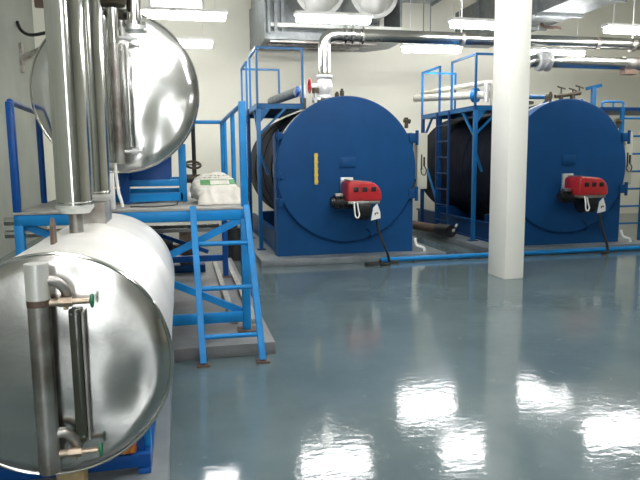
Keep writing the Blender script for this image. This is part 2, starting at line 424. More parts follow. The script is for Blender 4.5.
def make_cabinet(x):
    r = thing('control_cabinet', (x, 9.3, 1.06), 'x', 'cabinet', 'cream control cabinets beside the boilers')
    MB().box(x-.085, x+.085, 9.22, 9.62, 1.06, 1.93, .008).build('body', M['cream_box'], r)
    MB().box(x-.075, x+.075, 9.205, 9.222, 1.09, 1.90, .005).build('door', M['cream_box'], r)
    q = MB(); q.box(x+.01, x+.035, 9.185, 9.21, 1.42, 1.56, .004).box(x-.03, x-.01, 9.19, 9.21, 1.36, 1.60, .004)
    q.build('handle', M['black'], r)
    MB().tube(smooth_path([(x+.02,9.19,1.42),(x+.05,9.17,1.36),(x+.03,9.18,1.28),(x-.02,9.19,1.30),(x-.03,9.2,1.38)]), .008, 8).build('cable', M['black'], r)
    for z in (1.2, 1.8): MB().box(x-.197, x-.08, 9.27, 9.33, z-.02, z+.02).build('bracket', M['navy2'], r)
    return r
K1 = make_cabinet(3.71); K1['label'] = 'narrow cream control cabinet hanging between the two navy boilers'
K2 = copy_tree(K1); K2.location.x = 7.42; K2['label'] = 'narrow cream control cabinet at the far right of the boiler behind the pillar'

def make_drain(x, y0):
    o = MB().tube(smooth_path([(x-.05,y0+.02,.30),(x-.05,y0,.24),(x-.035,y0-.02,.19),(x+.03,y0-.04,.165),(x+.07,y0-.06,.14),(x+.075,y0-.07,.03)],6), .021, 12)
    return o
tag(make_drain(3.60, 9.07).build('drain_pipe', M['white_plastic']), 'white bent drain pipe at the foot of the boiler with the yellow strip', 'pipe', 'white boiler drains')
tag(make_drain(7.31, 9.07).build('drain_pipe', M['white_plastic']), 'white bent drain pipe at the foot of the boiler behind the pillar', 'pipe', 'white boiler drains')

# ------------------------------------------------------------------ landings beside the boilers
def make_landing(x0):
    """x0: outer left edge.  deck 0.75 m wide along the boiler's upper left side"""
    x1, y0, y1, zd = x0+.76, 9.88, 12.3, 2.42
    r = thing('boiler_landing', (x0, y0, .1), 'x', 'platform', 'blue access landings beside the boilers')
    MB().box(x0, x1, y0, y1, zd-.012, zd).build('deck', M['navy2'], r)
    f = MB(); f.box(x0, x1, y0, y0+.05, zd-.08, zd-.01).box(x0, x1, y1-.05, y1, zd-.08, zd-.01).box(x0, x0+.05, y0, y1, zd-.08, zd-.01).box(x1-.04, x1, y0, y1, zd-.07, zd-.01)
    f.build('edge_beam', M['blue_rail'], r)
    s = .032
    for (x, y) in ((x0+s, y0+s), (x0+s, 11.4), (x0+s, y1-s)):
        MB().box(x-s, x+s, y-s, y+s, .1, zd-.08, .004).build('leg', M['blue_rail'] if y < 10 else M['navy2'], r)
        MB().box(x-.07, x+.07, y-.07, y+.07, .1, .115).build('base_plate', M['navy2'], r)
    MB().prism([(x0,zd-.08),(x0+.22,zd-.08),(x0+.06,zd-.30),(x0,zd-.30)], y0+.02, y0+.03).build('gusset', M['blue_rail'], r)
    for (a, b) in (((x0+.05,y0+.03,1.95),(x0+.48,y0+.03,2.36)), ((x0+.03,y0+.05,1.9),(x0+.03,y0+.55,2.36)), ((x0+.03,y1-.05,1.9),(x0+.03,y1-.55,2.36)),
                   ((x0+.05,y0+.03,1.62),(x0+.17,y0+.03,1.30)), ((x0+.03,12.2,1.55),(x0+.03,11.45,.62))):
        MB().bar(a, b, .035, .035).build('brace', M['blue_rail'], r)
    zr = 3.27; q = .017
    gap0, gap1 = 10.85, 11.40
    posts = [(x0+q,y0+q),(x1-q,y0+q),(x0+q,gap0),(x0+q,gap1),(x0+q,y1-q),(x1-q,y1-q)]
    for x, y in posts:
        MB().box(x-q, x+q, y-q, y+q, zd, zr).build('rail_post', M['blue_rail'], r)
    for a, b in (((x0,y0+q,zr),(x1,y0+q,zr)), ((x0+q,y0,zr),(x0+q,gap0+q,zr)), ((x0+q,gap1-q,zr),(x0+q,y1,zr)), ((x0,y1-q,zr),(x1,y1-q,zr))):
        MB().bar(a, b, .036, .036).build('top_rail', M['blue_rail'], r)
    for y in (gap0, gap1): MB().box(x0-.045, x0-.01, y-.017, y+.017, .1, zd-.02).build('ladder_stile', M['navy2'], r)
    for k in range(7):
        z = .35+k*.3; MB().cyl((x0-.028,gap0,z),(x0-.028,gap1,z),.012,8).build('ladder_rung', M['navy2'], r)
    return r
L1 = make_landing(1.20); L1['label'] = 'blue railed landing over the left side of the boiler with the yellow strip'
L2 = copy_tree(L1); L2.location.x = 4.91; L2['label'] = 'blue railed landing with caged posts beside the boiler behind the pillar'
L2['label'] = 'blue railed landing with side ladder, left of the boiler behind the pillar'

# right-hand access frame of the second boiler
r = thing('access_frame', (7.6, 10., 0), 'blue ladder and high landing at the far right of the second boiler', 'ladder')
MB().box(7.45, 9.3, 10.0, 11.2, 2.36, 2.42).build('deck', M['navy2'], r)
for x in (7.85, 8.36): MB().box(x-.03, x+.03, 9.93, 9.99, 0, 2.42).build('ladder_stile', M['blue_rail'], r)
for k in range(7): MB().cyl((7.85,9.96,.3+k*.32),(8.36,9.96,.3+k*.32),.018,8).build('ladder_rung', M['blue_rail'], r)
for x in (9.2,): MB().box(x-.035, x+.035, 10.02, 10.09, 0, 2.36).build('leg', M['navy2'], r)
for y in (11.1,): MB().box(8.3, 8.37, y-.035, y+.035, 0, 2.36).build('leg', M['navy2'], r)
q = MB(); q.tube(bend((7.80,10.45,2.1),(7.80,10.45,2.56),(8.25,10.45,2.56),.05)[:-1]+bend((7.9,10.45,2.56),(8.25,10.45,2.56),(8.25,10.45,2.0),.05), .02, 10)
q.tube([(8.03,10.45,2.42),(8.03,10.45,2.56)],.016,8); q.build('hoop_rail', M['blue_rail'], r)

# fittings on top of the second boiler
r = thing('davit_post', (7.2, 10.0, 2.2), 'blue post with top bar standing on the boiler behind the pillar', 'post')
MB().box(7.235, 7.305, 9.965, 10.035, .1, 2.76, .004).build('post', M['blue_rail'], r)
MB().bar((7.12,10,2.74),(7.42,10,2.80),.05,.06).build('top_bar', M['blue_rail'], r)
MB().bar((7.02,10,2.56),(7.24,10,2.33),.03,.03).build('brace', M['blue_rail'], r)
r = thing('valve_cluster', (6.7, 10.0, 2.45), 'dark valves with handwheels on top of the boiler behind the pillar', 'valve')
b = MB(); b.tube([(6.50,10.,2.60),(7.0,10.,2.66)],.035,12); b.cyl((6.62,10,2.46),(6.62,10,2.62),.04,12); b.cyl((6.85,10,2.36),(6.85,10,2.64),.045,12); b.build('body', M['bronze'], r)
for x, z in ((6.62,2.75),(6.85,2.72),(6.98,2.77)):
    w_ = MB(); w_.cyl((x,10,z-.14),(x,10,z),.012,8); w_.ring((x,10,z),(0.3,-.3,1),.07,.012,20,6); w_.bar((x-.065,10,z+.005),(x+.065,10,z-.01),.012,.012); w_.build('handwheel', M['bronze'], r)
o = MB(); o.tube(bend((5.97,10.05,2.50),(5.97,10.05,2.585),(6.46,10.05,2.585),.06), .035, 12); o.cyl((6.3,10.05,2.45),(6.4,10.05,2.56),.03,10)
tag(o.build('feed_pipe', M['blue_rail']), 'short blue pipe lying along the top of the boiler behind the pillar', 'pipe')

# return pipes behind the second boiler's landing
r = thing('return_pipes', (5.6, 11.6, 2.5), 'two pale pipes sloping behind the railing near the pillar', 'pipe')
b = MB(); b.tube(bend((5.12,12.9,2.92),(6.07,11.45,3.02),(6.07,11.45,2.45),.12), .05, 14); b.build('upper_pipe', M['insul'], r)
b = MB(); b.tube([(5.0,12.9,2.82),(6.02,11.45,2.77)], .075, 14); b.build('lower_pipe', M['insul'], r)
b = MB(); b.cyl((5.80,11.76,2.78),(5.86,11.68,2.78),.14,20); b.build('flange', M['blue_rail'], r)
b = MB(); b.tube([(5.93,11.45,2.62),(5.93,11.45,3.0)],.05,14); b.build('sleeve', M['valve'], r)

# ------------------------------------------------------------------ overhead pipes
ZP = 3.62
r = thing('steam_main', (2.44, 10.5, 2.55), 'long polished steam pipe rising from the boiler with the yellow strip and running right', 'pipe')
MB().tube(bend((2.44,10.5,2.98),(2.44,10.5,ZP),(12.38,10.5,ZP+.02),.24,10), .108, 28).build('pipe', M['pipe_steel'], r)
for x in (2.78, 2.90, 3.08): MB().lathe([(.105,0),(.155,0),(.155,.035),(.105,.035)], (x,10.5,ZP), (1,0,0), 28).build('flange', M['steel'], r)
for x in (4.9, 7.6, 8.38): MB().lathe([(.108,0),(.118,0),(.118,.07),(.108,.07)], (x,10.5,ZP), (1,0,0), 28).build('clamp', M['steel_dull'], r)
for x in (4.93, 8.41):
    MB().cyl((x,10.5,ZP+.1),(x,10.5,ZC),.012,8).build('hanger_rod', M['galv_light'], r)
r = thing('angle_valve', (2.44, 10.5, 2.55), 'silver valve under the steam pipe on the boiler with the yellow strip', 'valve')
MB().lathe([(.0,0),(.17,0),(.17,.03),(.10,.05),(.135,.14),(.14,.22),(.11,.32),(.14,.35),(.14,.385),(0,.385)], (2.44,10.5,2.56), (0,0,1), 28).build('body', M['valve'], r)
MB().cyl((2.31,10.5,2.76),(2.19,10.5,2.76),.055,16).build('bonnet', M['valve'], r)
MB().lathe([(.10,0),(.125,.008),(.125,.022),(.10,.03),(.10,0)], (2.17,10.5,2.77), (1,0,0), 28).cyl((2.19,10.5,2.67),(2.19,10.5,2.87),.010,8).cyl((2.19,10.4,2.77),(2.19,10.6,2.77),.010,8).build('handwheel', M['red'], r)
r = thing('safety_valve', (2.06, 10.45, 2.45), 'slim silver and blue safety valve beside the landing railing', 'valve')
MB().cyl((2.06,10.45,2.375),(2.06,10.45,2.56),.05,16).build('body', M['bronze'], r)
MB().lathe([(.055,0),(.065,.05),(.05,.18),(.03,.22),(.03,.30),(0,.32)], (2.06,10.45,2.56), (0,0,1), 18).build('bonnet', M['valve'], r)
MB().lathe([(0,0),(.09,.01),(.09,.05),(0,.06)], (1.99,10.45,2.66), (-1,0,.1), 18).build('outlet', M['blue_dark'], r)
r2 = MB().tube([(1.78,12.2,2.66),(2.06,10.95,2.72)],.085,16).build('vent_stub', M['galv']); tag(r2, 'grey wrapped pipe sloping behind the railing of the nearer boiler', 'pipe')
b = MB(); b.tube([(2.06,10.95,2.72),(2.10,10.75,2.72)],.03,8)
r = thing('flange_valve', (2.27, 10.2, 2.36), 'small pale valve in front of the red handwheel on the boiler top', 'valve')
MB().cyl((2.22,10.2,2.42),(2.22,10.2,2.62),.035,12).cyl((2.17,10.2,2.52),(2.30,10.2,2.52),.028,12).build('body', M['valve'], r)
MB().cyl((2.22,10.2,2.62),(2.22,10.2,2.70),.06,14).build('cap', M['bronze'], r)

ZQ = 3.28
r = thing('steam_branch', (6.15, 10.5, 2.56), 'lower polished steam pipe rising behind the pillar and running right', 'pipe')
MB().tube(bend((6.15,10.5,2.56),(6.15,10.5,ZQ),(12.38,10.5,ZQ-.03),.24,10), .115, 28).build('pipe', M['pipe_steel'], r)
MB().lathe([(.12,0),(.17,.02),(.185,.09),(.15,.16),(.185,.2),(.185,.24),(.12,.26)], (6.42,10.5,ZQ), (1,0,0), 28).build('valve_body', M['valve'], r)
MB().cyl((6.52,10.42,ZQ),(6.45,10.25,ZQ+.02),.05,14).ring((6.44,10.22,ZQ+.02),(-.3,-1,0),.09,.014,24,8).build('handwheel', M['valve'], r)
MB().lathe([(.115,0),(.128,0),(.128,.3),(.115,.3)], (8.25,10.5,ZQ-.01), (1,0,0), 28).build('saddle_clamp', M['steel_dull'], r)
MB().box(8.23, 8.5, 10.42, 10.58, ZQ-.21, ZQ-.12).build('support_shoe', M['rust'], r)

# ------------------------------------------------------------------ ducts
r = thing('ventilation_duct', (2.9, 12.3, 3.6), 'large galvanised fan duct with round openings hanging above the nearer boiler', 'duct')
d = MB()
d.prism([(11.9,3.78),(13.0,3.78),(14.35,3.98),(14.35,4.85),(12.4,4.60),(12.4,5.5),(11.9,5.5)], 1.63, 1.66, 'X')
d.build('side_panel', M['galv'], r)
MB().box(1.66, 4.2, 12.9, 14.2, 4.0, 5.5).build('body', M['galv'], r)
MB().prism([(1.66,3.78),(3.9,3.78),(4.45,3.86),(4.45,3.92),(1.66,3.92)], 11.9, 13.05).build('bottom_tray', M['galv'], r)
for k in range(4): MB().box(1.75, 3.85-.1*k, 12.0+k*.27, 12.05+k*.27, 3.745, 3.785).build('tray_rib', M['steel_dull'], r)
for x in (1.68, 1.82, 1.97): MB().box(x, x+.06, 11.85+(x-1.68)*.6, 11.93+(x-1.68)*.6, 3.88, 5.5).build('corner_angle', M['galv'], r)
MB().box(1.75, 4.35, 11.95, 12.05, 4.02, 4.09).build('front_rail', M['galv_light'], r)
MB().box(4.33, 4.37, 12.0, 13.0, 3.93, 5.5).build('side_casing', M['galv'], r)
for cx in (2.75, 3.85):
    e = MB(); e.lathe([(.42,0),(.50,0),(.50,.75),(.42,.75),(.42,0)], (cx,12.15,4.78), (0,1,0), 48).build('round_opening', M['galv_light'], r)
    MB().lathe([(0,.1),(.12,.1),(.42,.3),(.42,.34),(0,.34)], (cx,12.2,4.78), (0,1,0), 40).build('fan_cone', M['galv_light'], r)
MB().box(4.37, 5.6, 12.3, 13.4, 4.92, 5.5).build('cross_duct', M['galv'], r)
for x in (4.7, 5.55): MB().box(x, x+.05, 12.25, 13.45, 4.88, 5.55).build('flange', M['galv'], r)
MB().box(6.62, 7.5, 7.6, 14.45, 4.2, 5.0).build('long_duct', M['galv'], r)
for y_ in (8.4, 9.6, 10.8, 12.0, 13.2): MB().box(6.57, 7.55, y_, y_+.05, 4.15, 5.05).build('flange', M['galv'], r)
b = MB(); b.tube(smooth_path([(7.05,11.4,4.14),(7.05,11.3,4.06),(7.2,11.2,4.03),(7.35,11.2,4.03)],5),.03,8); b.build('damper_handle', M['rust'], r)
for x in (4.9, 5.05): MB().cyl((x,12.2,ZP+.1),(x,12.2,ZC),.012,8).build('hanger_rod', M['galv'], r)

# ------------------------------------------------------------------ lamps
def make_lamp(x, y, z=4.0):
    r = thing('ceiling_light', (x, y, z), 'x', 'lamp', 'hanging fluorescent lights')
    h = .60
    MB().box(x-h-.03, x+h+.03, y-.09, y+.09, z+.05, z+.10, .008).build('housing', M['white'], r)
    MB().box(x-h, x+h, y-.07, y+.07, z-.05, z+.05, .03).build('diffuser', M['lamp'], r)
    for s in (-.45, .45): MB().cyl((x+s,y,z+.1),(x+s,y,ZC),.007,8).build('hanger_rod', M['galv_light'], r)
    return r
P0 = None
lamps = [
 (2.46,9.9,3.73,'lit fluorescent tube light hanging before the fan duct above the nearer boiler'),
 (5.06,9.9,3.73,'lit fluorescent tube light beside the pillar, above the long steam pipe'),
 (7.98,9.9,3.74,'lit fluorescent tube light at the upper right edge above both steam pipes'),
 (.16,9.9,3.70,'lit fluorescent tube light under the high window, upper of two there'),
 (4.92,11.8,3.65,'lit fluorescent tube light left of the pillar, just below the steam pipe'),
 (7.68,11.8,3.65,'lit fluorescent tube light right of the pillar between the two steam pipes'),
 (.05,11.8,3.62,'lit fluorescent tube light under the high window, lower of two there'),
 (7.75,8.0,3.78,'lit fluorescent tube light cut off by the top edge right of the pillar'),
 (2.80,6.4,4.05,'lit fluorescent tube light hanging over the open floor in front of the boilers'),
 (-.5,3.3,3.9,'added unseen fluorescent tube light hanging straight above the low tank'),  # unseen near lamps, added to brighten the foreground like a flash
 (1.30,1.6,3.9,'added unseen fluorescent tube light hanging above the bare floor right of the low tank'),
 (1.90,4.3,3.9,'added unseen fluorescent tube light hanging over the floor in front of the ladder'),
 (3.6,3.9,3.9,'added unseen fluorescent tube light hanging over the middle of the bare floor'),
 (-.6,-1.2,4.05,'added unseen fluorescent tube light hanging behind the viewer on the tank side'),  # unseen lamps behind the viewer, added for glare on the tank ends
 (2.80,-3.6,4.05,'added unseen fluorescent tube light hanging near the added front window'),
 (-.6,-5.0,4.05,'added unseen fluorescent tube light nearest the added front window on the tank side'),
]
for i, (x, y, z, lab) in enumerate(lamps):
    if P0 is None: P0 = o = make_lamp(x, y, z)
    else: o = copy_tree(P0); o.location = (x, y, z)
    o['label'] = lab

# ------------------------------------------------------------------ platform with the upper tank
XA, XB, YA, YZ, ZD = -1.27, .54, 5.15, 7.75, 1.16
r = thing('steel_platform', (XA, YA, .1), 'blue steel platform with grey deck carrying the upper tank', 'platform')
MB().box(XA, XB, YA, YZ, ZD-.02, ZD, .003).build('deck', M['deck'], r)
for a, b in (((XA,YA+.035,ZD-.065),(XB,YA+.035,ZD-.065)), ((XA,YZ-.035,ZD-.065),(XB,YZ-.035,ZD-.065)), ((XA+.035,YA,ZD-.065),(XA+.035,YZ,ZD-.065)), ((XB-.035,YA,ZD-.065),(XB-.035,YZ,ZD-.065))):
    MB().bar(a, b, .07, .09, bev=.012).build('edge_beam', M['blue'], r)
for k in range(3): MB().box(XA+.07, XB-.07, 5.75+k*.5, 5.80+k*.5, ZD-.09, ZD-.02).build('deck_joist', M['navy2'], r)
s = .034
for (x, y) in ((XB-s,YA+s),(XA+s,YA+s),(XB-s,YZ-s),(XA+s,YZ-s)):
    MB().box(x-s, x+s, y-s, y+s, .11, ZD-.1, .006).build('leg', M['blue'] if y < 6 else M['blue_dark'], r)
    MB().box(x-.08, x+.08, y-.08, y+.08, .1, .112).build('foot_plate', M['rust'], r)
yb = YA+.03
MB().bar((XA+.06,yb,.255),(XB-.06,yb,1.055),.045,.055).build('brace', M['blue'], r)
MB().bar((XA+.06,yb+.046,1.055),(XB-.06,yb+.046,.255),.045,.055).build('brace', M['blue'], r)
MB().bar((XA+.06,yb,.225),(XB-.06,yb,.225),.05,.09,bev=.01).build('lower_beam', M['blue'], r)
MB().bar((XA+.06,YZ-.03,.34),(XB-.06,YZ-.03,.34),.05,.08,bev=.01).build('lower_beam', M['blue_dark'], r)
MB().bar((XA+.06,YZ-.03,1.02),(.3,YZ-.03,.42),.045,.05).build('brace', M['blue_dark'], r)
# guard rails, right side
MB().box(XB-.058, XB, YA+.005, YA+.063, ZD, 2.02, .006).build('guard_post', M['blue'], r)
for y in (6.14, 7.25, 7.72): MB().cyl((XB-.03,y,ZD),(XB-.03,y,2.0),.022,14).build('guard_post', M['blue'], r)
MB().tube([(XB-.03,YA+.03,2.0),(XB-.03,YZ-.03,2.0)],.022,14).build('top_rail', M['blue'], r)
MB().tube([(XB-.03,YZ-.03,2.0),(-1.0,YZ-.03,2.0)],.022,14).build('top_rail', M['blue'], r)
MB().cyl((-.98,YZ-.03,ZD),(-.98,YZ-.03,2.0),.022,14).build('guard_post', M['blue'], r)
# left side
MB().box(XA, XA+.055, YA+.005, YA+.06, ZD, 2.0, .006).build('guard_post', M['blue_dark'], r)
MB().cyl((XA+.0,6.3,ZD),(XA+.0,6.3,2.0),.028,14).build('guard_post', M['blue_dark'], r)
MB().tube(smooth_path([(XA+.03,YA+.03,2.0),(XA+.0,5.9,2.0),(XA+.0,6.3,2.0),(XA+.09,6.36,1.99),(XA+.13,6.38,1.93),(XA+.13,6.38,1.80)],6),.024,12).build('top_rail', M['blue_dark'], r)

# ladder
r = thing('ladder', (.34, 4.6, 0), 'blue leaning ladder with three rungs against the platform beam', 'ladder')
lt, lb, rt, rb = Vector((.085,5.085,1.17)), Vector((.115,4.63,.02)), Vector((.515,5.085,1.17)), Vector((.565,4.61,.02))
for a, b in ((lb,lt),(rb,rt)):
    MB().bar(a, b, .042, .05, up=(0,1,0), bev=.004).build('stile', M['blue'], r)
    MB().box(a.x-.05, a.x+.05, a.y-.05, a.y+.05, 0, .014).build('foot_plate', M['rust'], r)
for z in (.885, .55, .20):
    t = (z-.02)/1.15; MB().tube([lb.lerp(lt,t), rb.lerp(rt,t)], .019, 12).build('rung', M['blue'], r)

# upper tank
cx, cz, y0 = -.515, 2.16, 5.6
r = thing('storage_tank', (cx, 6.3, ZD), 'polished steel tank on the platform, its round end glaring in the light', 'tank', 'polished steel tanks')
RU = .675
MB().lathe([(0,-.018),(.15,-.017),(.3,-.0145),(.45,-.010),(.58,-.005),(RU-.01,0),(RU,.006),(RU,.02),(0,.02)], (cx,y0,cz), (0,1,0), 96).build('end_plate', M['end_high'], r, 40)
MB().ring((cx,y0+.008,cz),(0,1,0),RU,.012,96,8).build('rim', M['steel'], r)
MB().lathe([(0,.02),(.60,.02),(.60,1.65),(.45,1.75),(0,1.8)], (cx,y0,cz), (0,1,0), 72).build('shell', M['steel_shell'], r)
# level column and gauge
c = MB(); c.cyl((-.50,5.42,1.56),(-.50,5.42,2.52),.042,20); c.build('level_column', M['steel_dull'], r)
MB().cyl((-.50,5.42,2.52),(-.50,5.42,2.80),.044,20).build('column_sleeve', M['steel'], r)
MB().lathe([(0,0),(.10,.02),(.13,.10),(.10,.18),(0,.2)], (-.50,5.42,2.80), (0,0,1), 24).build('column_head', M['bronze'], r)
MB().cyl((-.585,5.40,1.62),(-.585,5.40,2.86),.016,12).build('equaliser_pipe', M['steel'], r)
for z in (1.66, 2.57):
    v = MB(); v.cyl((-.46,5.42,z),(-.33,5.42,z),.014,10).cyl((-.40,5.42,z),(-.36,5.42,z),.026,12).cyl((-.33,5.42,z),(-.315,5.42,z),.03,14); v.tube([(-.50,5.45,z+.05),(-.50,5.57,z+.05)],.02,10)
    v.build('gauge_valve', M['valve'], r)
MB().box(-.425, -.385, 5.395, 5.43, 1.70, 2.53, .004).build('level_gauge', M['steel'], r)
MB().cyl((-.34,5.5,2.70),(-.34,5.5,3.25),.06,20).cyl((-.34,5.5,2.68),(-.34,5.5,2.71),.10,20).build('top_pipe', M['steel'], r)
# cradle
k = MB(); X0, X1 = -1.06, .02
cr = []
for x in (X0, X1): 
    for y in (6.0, 7.0): MB().box(x-.035, x+.035, y-.035, y+.035, ZD+.002, 1.70, .006).build('cradle_leg', M['blue'], r)
MB().box(-.53, -.45, 5.78, 5.86, ZD+.002, 1.44, .006).build('cradle_leg', M['blue_dark'], r)
for y in (6.0, 7.0):
    MB().box(X0, X1, y-.035, y+.035, ZD+.01, ZD+.09, .006).build('cradle_beam', M['blue'], r)
    MB().box(X0+.03, X1-.03, y-.03, y+.03, ZD+.15, ZD+.21, .006).build('cradle_beam', M['blue'], r)
    poly = [(cx-.42, ZD+.2), (cx+.42, ZD+.2)]
    for i in range(17):
        a = -PI/2+.78-1.56*i/16; poly.append((cx+.61*math.cos(a), cz+.61*math.sin(a)))
    MB().prism(poly, y-.02, y+.02).build('saddle_plate', M['blue_dark'], r)
for x in (X0, X1): MB().box(x-.03, x+.03, 6.0, 7.0, ZD+.15, ZD+.21).build('cradle_beam', M['blue_dark'], r)
MB().bar((-.49,5.82,ZD+.05),(X1,6.0,ZD+.05),.05,.07).build('cradle_beam', M['blue'], r)

for o in r.children:
    if o.name.split('.')[0] not in ('cradle_leg','cradle_beam','saddle_plate'): o.location = (.015, 0, -.035)

# things on the deck
def make_sack():
    """lies on its side: plump end at the back, sewn end flattened towards the front"""
    bm = bmesh.new(); nu, nv = 56, 72
    def pt(i, j):
        v = i/nu; a = 2*PI*j/nv
        hw = .20*min(1, (v/.16)**.5 if v < .16 else 1)*(1+.10*max(0, v-.45)/.55)
        T = (.27*math.sin(min(1, v/.28)*PI/2)**.7) if v < .28 else .27-.12*((v-.28)/.42) if v < .70 else .15*(1-((v-.70)/.30)**1.25)+.012
        T = max(T, .012)
        c, s_ = math.cos(a), math.sin(a)
        e = lambda t, p: math.copysign(abs(t)**p, t)
        x = hw*e(c, .75); z = T/2+T/2*e(s_, .8 if v < .8 else .9)
        p = Vector((-.04+.07*v+x+.03*v, .40-.62*v+.10*x*v*2, z))
        q = Vector((p.x*7, p.y*7, p.z*7))
        k = min(1, T/.08)
        d = Vector((noise.noise(q), noise.noise(q+Vector((5,3,1))), noise.noise(q+Vector((1,9,4)))))*.026*k
        d += Vector((noise.noise(q*3.2), noise.noise(q*3.2+Vector((4,4,4))), noise.noise(q*3.2+Vector((8,1,2)))))*.010*k
        p += d
        if v > .7: p.z += .012*math.sin(x*60)*(v-.7)/.3*(1 if s_ > 0 else 0)
        p.z = max(p.z, .003)
        return p
    rows = [[bm.verts.new(pt(i, j)) for j in range(nv)] for i in range(nu+1)]
    for A, B in zip(rows, rows[1:]):
        for j in range(nv): bm.faces.new((A[j], A[(j+1)%nv], B[(j+1)%nv], B[j]))
    bm.faces.new(rows[0]); bm.faces.new(rows[-1][::-1])
    o = MB(); o._merge(bm); return o
r = thing('sack', (.30, 5.68, ZD), 'plump white sack with green print lying on the platform corner', 'sack')
sb = make_sack(); bmesh.ops.translate(sb.bm, verts=sb.bm.verts[:], vec=Vector((.30,5.66,ZD+.002)))
so = sb.build('sack_body', M['sack'], r, 60)
r = thing('stop_valve', (.13, 6.55, ZD), 'small dark valve with a handwheel peeking up behind the sack', 'valve')
MB().cyl((.13,6.55,ZD+.002),(.13,6.55,1.40),.03,12).cyl((.06,6.55,1.36),(.20,6.55,1.36),.045,12).build('body', M['bronze'], r)
MB().cyl((.13,6.55,1.40),(.13,6.55,1.51),.012,8).ring((.13,6.55,1.50),(.1,-.5,1),.075,.013,24,8).bar((.06,6.55,1.50),(.20,6.55,1.50),.014,.014).build('handwheel', M['bronze'], r)
tag(MB().cyl((.15,6.95,ZD+.002),(.15,6.95,1.95),.022,12).build('standpipe', M['black']), 'thin black upright pipe behind the upper tank, left of the sack', 'pipe')
tag(MB().box(-.60,-.525,5.2,5.3,ZD+.002,1.45,.004).build('white_box', M['white']), 'narrow white box standing on the platform edge below the upper tank', 'box')
tag(MB().tube(smooth_path([(-.52,5.36,1.53),(-.515,5.35,1.42),(-.50,5.31,1.30),(-.475,5.28,1.21),(-.47,5.27,ZD+.014)],6),.013,10).build('drain_hose', M['white_plastic']), 'thin white hose hanging from the upper tank to the deck', 'hose')
tag(MB().tube(smooth_path([(-.42,5.40,ZD+.006),(-.2,5.36,ZD+.006),(-.05,5.52,ZD+.006),(-.04,5.72,ZD+.006),(-.03,5.95,ZD+.006)],6),.005,8).build('cable', M['rubber']), 'thin dark cable lying across the grey deck by the sack', 'cable')

# under the platform
for z, y, lab in ((.90,7.35,'upper'),(.76,7.35,'lower')):
    tag(MB().cyl((-1.9,y,z),(.42,y,z),.045,16).build('water_pipe', M['steel']), 'shiny horizontal pipe under the platform, %s of two' % lab, 'pipe', 'pipes under the platform')
for x, x2, lab in ((.42,.52,'left'),(.60,.68,'right')):
    tag(MB().box(x-.03,x+.03,5.4,9.0,.101,.135,.004).build('floor_channel', M['deck']), 'pale grey strip on the concrete under the platform, %s of two' % lab, 'channel', 'strips under the platform')
def make_pump(x, y):  # pumps added to darken the space under the platform
    r = thing('added_pump', (x, y, .1), 'x', 'pump', 'added dark pumps under the platform')
    MB().box(x-.42,x+.42,y-.16,y+.16,.102,.20,.006).build('base_frame', M['navy2'], r)
    m = MB(); m.cyl((x-.40,y,.40),(x+.02,y,.40),.17,24)
    for k in range(8): m.lathe([(.16,0),(.185,0),(.185,.012),(.16,.012)],(x-.38+k*.05,y,.40),(1,0,0),24)
    m.box(x-.30,x-.10,y-.08,y+.08,.55,.66,.01); m.box(x-.33,x-.05,y-.13,y+.13,.19,.28); m.build('motor', M['black'], r)
    c = MB(); c.cyl((x+.10,y,.42),(x+.30,y,.42),.21,28); c.cyl((x+.02,y,.40),(x+.12,y,.40),.06,16); c.box(x+.1,x+.3,y-.12,y+.12,.19,.3); c.build('pump_casing', M['rust'], r)
    MB().cyl((x+.20,y,.55),(x+.20,y,.70),.06,16).cyl((x+.20,y,.68),(x+.20,y,.705),.11,20).build('outlet_flange', M['bronze'], r)
    return r
q1 = make_pump(-.15, 8.25); q1['label'] = 'added dark pump filling the shade behind the ladder under the platform'
q2 = copy_tree(q1); q2.location.x = -1.25; q2['label'] = 'added dark pump under the platform by the left wall, hidden behind the low tank'
tag(MB().cyl((.78,9.6,.0),(.78,9.6,.5),.12,18).tube([(.78,9.6,.5),(.78,9.6,.6)],.05,12).build('pump', M['rubber']), 'added dark pump darkening the gap behind the ladder foot beside the navy boiler', 'pump')  # added dark body, deepens the gap beside the boiler

# ------------------------------------------------------------------ lower tank
cx, cz, y0, y1 = -.545, .695, 2.70, 4.85
r = thing('storage_tank', (cx, 3.5, .07), 'polished steel tank lying low before the ladder, gauge pipe on its dented end', 'tank', 'polished steel tanks')
RL = .478
e = MB()
e.lathe([(0,0)]+[(RL*i/24,0) for i in range(1,24)]+[(RL,.004),(RL,.02),(0,.02)], (cx,y0,cz), (0,1,0), 96)
for v in e.bm.verts:
    if v.co.y > y0+.001: continue
    u, w_ = v.co.x-cx, v.co.z-cz; rad = math.hypot(u, w_)
    t = max(0., .45*u+.89*w_+.18)
    h = .055-.135*t*t                                   # sheet bent back towards its upper right
    if u > .1: h -= .012*math.exp(-((u-.33)**2+(w_+.10)**2)/.012)   # dent low on the right
    edge = min(1., (RL-rad)/.05); edge = edge*edge*(3-2*edge)
    v.co.y = y0-max(0., h)*edge
e.build('end_plate', M['end_low'], r, 60)
MB().ring((cx,y0+.006,cz),(0,1,0),RL,.008,96,8).build('rim', M['steel'], r)
MB().lathe([(RL-.006,.015),(RL-.006,1.2),(RL-.003,1.21),(RL-.003,1.25),(RL-.006,1.26),(RL-.006,2.1),(.4,2.15),(0,2.17)], (cx,y0,cz), (0,1,0), 96).build('shell', M['steel_shell'], r)
X = -.565; yc = 2.575
MB().cyl((X,yc,.295),(X,yc,1.00),.043,28).build('level_column', M['steel_dull'], r)
MB().cyl((X,yc,1.01),(X,yc,1.155),.0445,28).build('column_sleeve', M['steel_shell'], r)
MB().cyl((X,yc,.985),(X,yc,1.012),.0445,28).build('rust_band', M['rust'], r)
